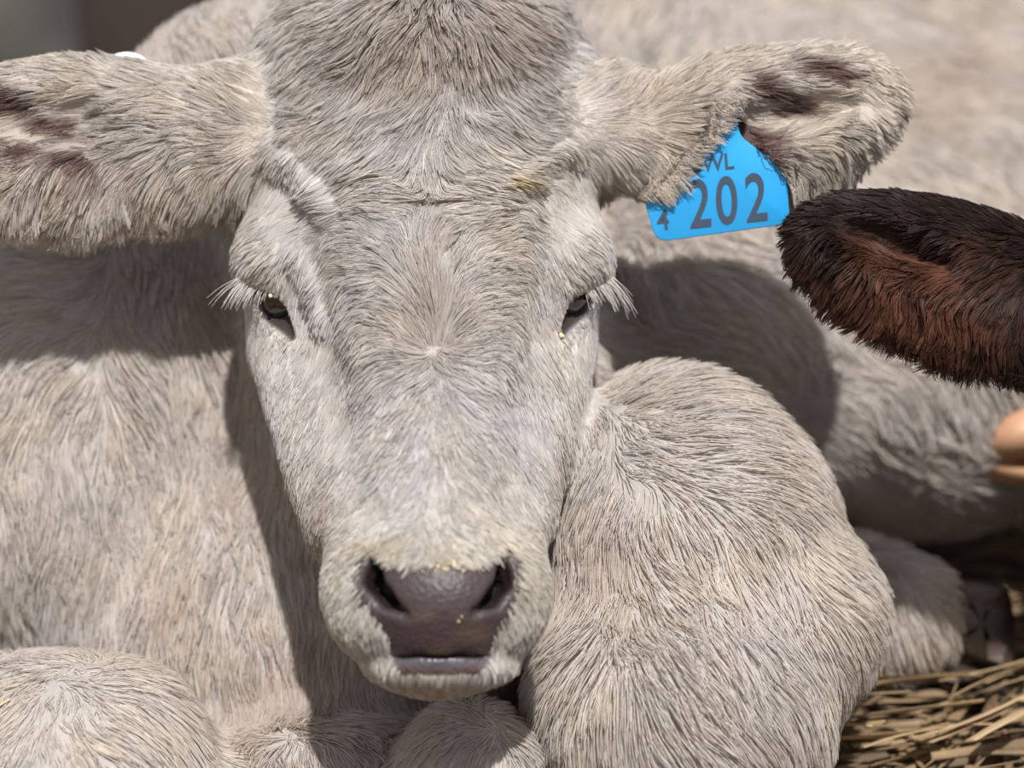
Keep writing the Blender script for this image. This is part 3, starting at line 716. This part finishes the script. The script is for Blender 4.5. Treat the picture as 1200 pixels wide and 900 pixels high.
tag(box('floor', (-4, -4, -0.1), (4, 4, 0.0), earth), kind='structure')
old_wood = add_noise(mat('shaded_wood', rough=0.8), 4, (0.018, 0.013, 0.009), (0.038, 0.028, 0.020), 0.4, 30)  # brown wood, darkened so the wall's shade sits in its colour
block = add_noise(mat('grey_block', rough=0.9), 3.5, (0.05, 0.048, 0.044), (0.15, 0.145, 0.13), 0.5, 40)
tag(box('wall_back', (-0.62, 1.50, 0), (3.0, 1.58, 1.3), old_wood), kind='structure')
tag(box('wall_left', (-3.0, 1.46, 0), (-0.405, 1.62, 1.3), block), kind='structure')

# ------------------------------------------------------------------ straw
straw_mat = add_noise(mat('straw', rough=0.55), 12, (0.30, 0.20, 0.11), (0.60, 0.45, 0.27), 0.5, 220, 0.3, 0.7, bdist=0.0006)
dull_straw = add_noise(mat('trodden_straw', rough=0.7), 14, (0.13, 0.085, 0.045), (0.36, 0.25, 0.14), 0.5, 200, 0.35, 0.7, bdist=0.0006)
def stalk(p, ang, elev, L, wd, th, bend=0.0, roll=0.0):
    """flattened split stalk: 7 rings of 6 points"""
    vs = []; fs = []; n = 7
    d = np.array([math.cos(ang) * math.cos(elev), math.sin(ang) * math.cos(elev), math.sin(elev)])
    sd_ = np.array([-math.sin(ang), math.cos(ang), 0.0]); up = np.cross(d, sd_)
    sd_, up = sd_ * math.cos(roll) + up * math.sin(roll), up * math.cos(roll) - sd_ * math.sin(roll)
    for i in range(n):
        t = i / (n - 1); c = p + d * L * (t - 0.5) + up * bend * L * (0.25 - (t - 0.5) ** 2)
        ww = wd * (0.55 + 0.45 * math.sin(math.pi * min(max(t * 1.1, 0.12), 0.9))); 
        for a in range(6):
            b = a * math.pi / 3; vs.append(c + sd_ * ww * 0.5 * math.cos(b) + up * th * 0.5 * math.sin(b) * (1 if a in (1, 2) else 0.5))
    for i in range(n - 1):
        for a in range(6): fs.append((i * 6 + a, i * 6 + (a + 1) % 6, (i + 1) * 6 + (a + 1) % 6, (i + 1) * 6 + a))
    return np.array(vs), fs
def stalk_object(name, *a, material=None, **k):
    vs, fs = stalk(*a, **k); fs = fs + [tuple(range(5, -1, -1)), tuple(range(36, 42))]
    me = bpy.data.meshes.new(name); me.from_pydata([tuple(v) for v in vs], [], fs); me.update()
    return link(name, me, material or straw_mat)
allv = []; allf = []; nb = 0
for i in range(4200):
    if i < 2600: x_, y_ = rng.uniform(-0.5, 0.75), rng.uniform(-0.32, 0.85)
    else: x_, y_ = rng.uniform(-2.2, 2.4), rng.uniform(-1.2, 1.4)
    q_ = (np.array([x_, y_, 0.02]) - ORIGIN) / UNIT; q_ = np.array([[q_ @ RIGHT, q_ @ UP, q_ @ NEAR]])
    if body_sdf(q_)[0] < 5 or bbody(q_)[0] < 5: continue
    vs, fs = stalk(np.array([x_, y_, rng.uniform(0.003, 0.015)]), rng.normal(0.35, 0.7), rng.normal(0, 0.08), rng.uniform(0.04, 0.14), rng.uniform(0.003, 0.009), 0.0016, rng.normal(0, 0.1), rng.normal(0, 0.5))
    allv.append(vs); allf.append(np.array(fs) + nb); nb += len(vs)
o = link('straw_bedding', mesh_from('straw_bedding', np.concatenate(allv), np.concatenate(allf)), dull_straw)
tag(o, 'trodden straw litter covering the ground under the calves', 'straw', kind='stuff')
spots = [(1010, 842, .25, 150, 15), (1090, 836, .10, 170, 16), (1060, 858, .18, 200, 20), (1000, 872, .05, 140, 15), (1120, 862, .45, 230, 22), (1160, 880, .55, 240, 26), (1060, 886, .15, 200, 20), (1180, 850, .5, 200, 20), (980, 893, .1, 120, 16),
         (1020, 828, -.05, 150, 11), (1130, 895, .5, 190, 20), (1190, 900, .6, 190, 24), (1085, 905, .3, 180, 18), (1075, 820, .02, 140, 9), (1150, 838, .3, 130, 13), (960, 905, -.2, 130, 14), (1200, 822, .5, 150, 14), (1040, 905, .1, 150, 16)]
ORD = 'first second third fourth fifth sixth seventh eighth ninth tenth eleventh twelfth thirteenth fourteenth fifteenth sixteenth seventeenth last'.split()
for i, (sx, sy, a, L, wd) in enumerate(spots):
    g = ground_point(sx, sy); g[2] = 0.022 + 0.003 * (i % 4)
    o = stalk_object('straw_stalk', g, a * 1.3, rng.normal(0.02, 0.03), L * UNIT, wd * 1.25 * UNIT, 4 * UNIT, bend=rng.normal(0, 0.08), roll=rng.normal(-0.5, 0.2))
    tag(o, ('broad' if wd > 17 else 'narrow') + ' pale straw stalk below the hind hooves, ' + ORD[sorted(spots).index(spots[i])] + ' from the left', 'straw', 'straw stalks below the hind hooves')
g0 = world(P(1102, 850, -370))[0]; g1 = world(P(1124, 795, -350))[0]; m_ = (g0 + g1) / 2; dd = g1 - g0
o = stalk_object('straw_stalk', m_, math.atan2(dd[1], dd[0]), math.asin(dd[2] / np.linalg.norm(dd)), np.linalg.norm(dd) * 1.1, 6 * UNIT, 3 * UNIT)
tag(o, 'thin upright straw stalk leaning in front of the hind hoof', 'straw')
for sx, sy, a, e, L, lb in ((-6, 829, .5, .35, 40, 'short pale straw piece sticking against the foreleg at the left edge'), (-2, 880, .9, .1, 90, 'golden straw stalk on the ground in the bottom left corner')):
    o = stalk_object('straw_stalk', world(P(sx, sy, 60 if sy < 850 else -120))[0], a, e, L * UNIT, 7 * UNIT, 3 * UNIT); tag(o, lb, 'straw')
# chaff crumbs stuck on the nose and by the eyes
cv = []; cf = []; nb = 0
for k_ in range(46):
    if k_ < 40: cx_, cy_ = rng.normal(530, 17), rng.normal(664, 4.5)
    elif k_ < 42: cx_, cy_ = rng.normal(538, 5), rng.normal(725, 5)
    elif k_ < 44: cx_, cy_ = rng.normal(318, 1), rng.normal(344, 2)
    else: cx_, cy_ = rng.normal(656, 2), rng.normal(394, 1)
    q, n = hit(head_f, cx_, cy_); r_ = rng.uniform(0.8, 1.7) * (1.6 if k_ >= 42 else 1)
    v_, f_ = uv_sphere(q + n * (2.0 if k_ < 42 else 5), (r_, r_ * 1.6, r_), rotm(*rng.uniform(0, 180, 3)), 6, 4)
    cv.append(v_); cf.append(f_ + nb); nb += len(v_)
o = link('chaff', mesh_from('chaff', world(np.concatenate(cv)), np.concatenate(cf)), mat('chaff', (0.72, 0.60, 0.38), 0.6))
tag(o, 'tiny pale chaff crumbs stuck on the wet nose and beside the eyes', 'chaff', kind='stuff')
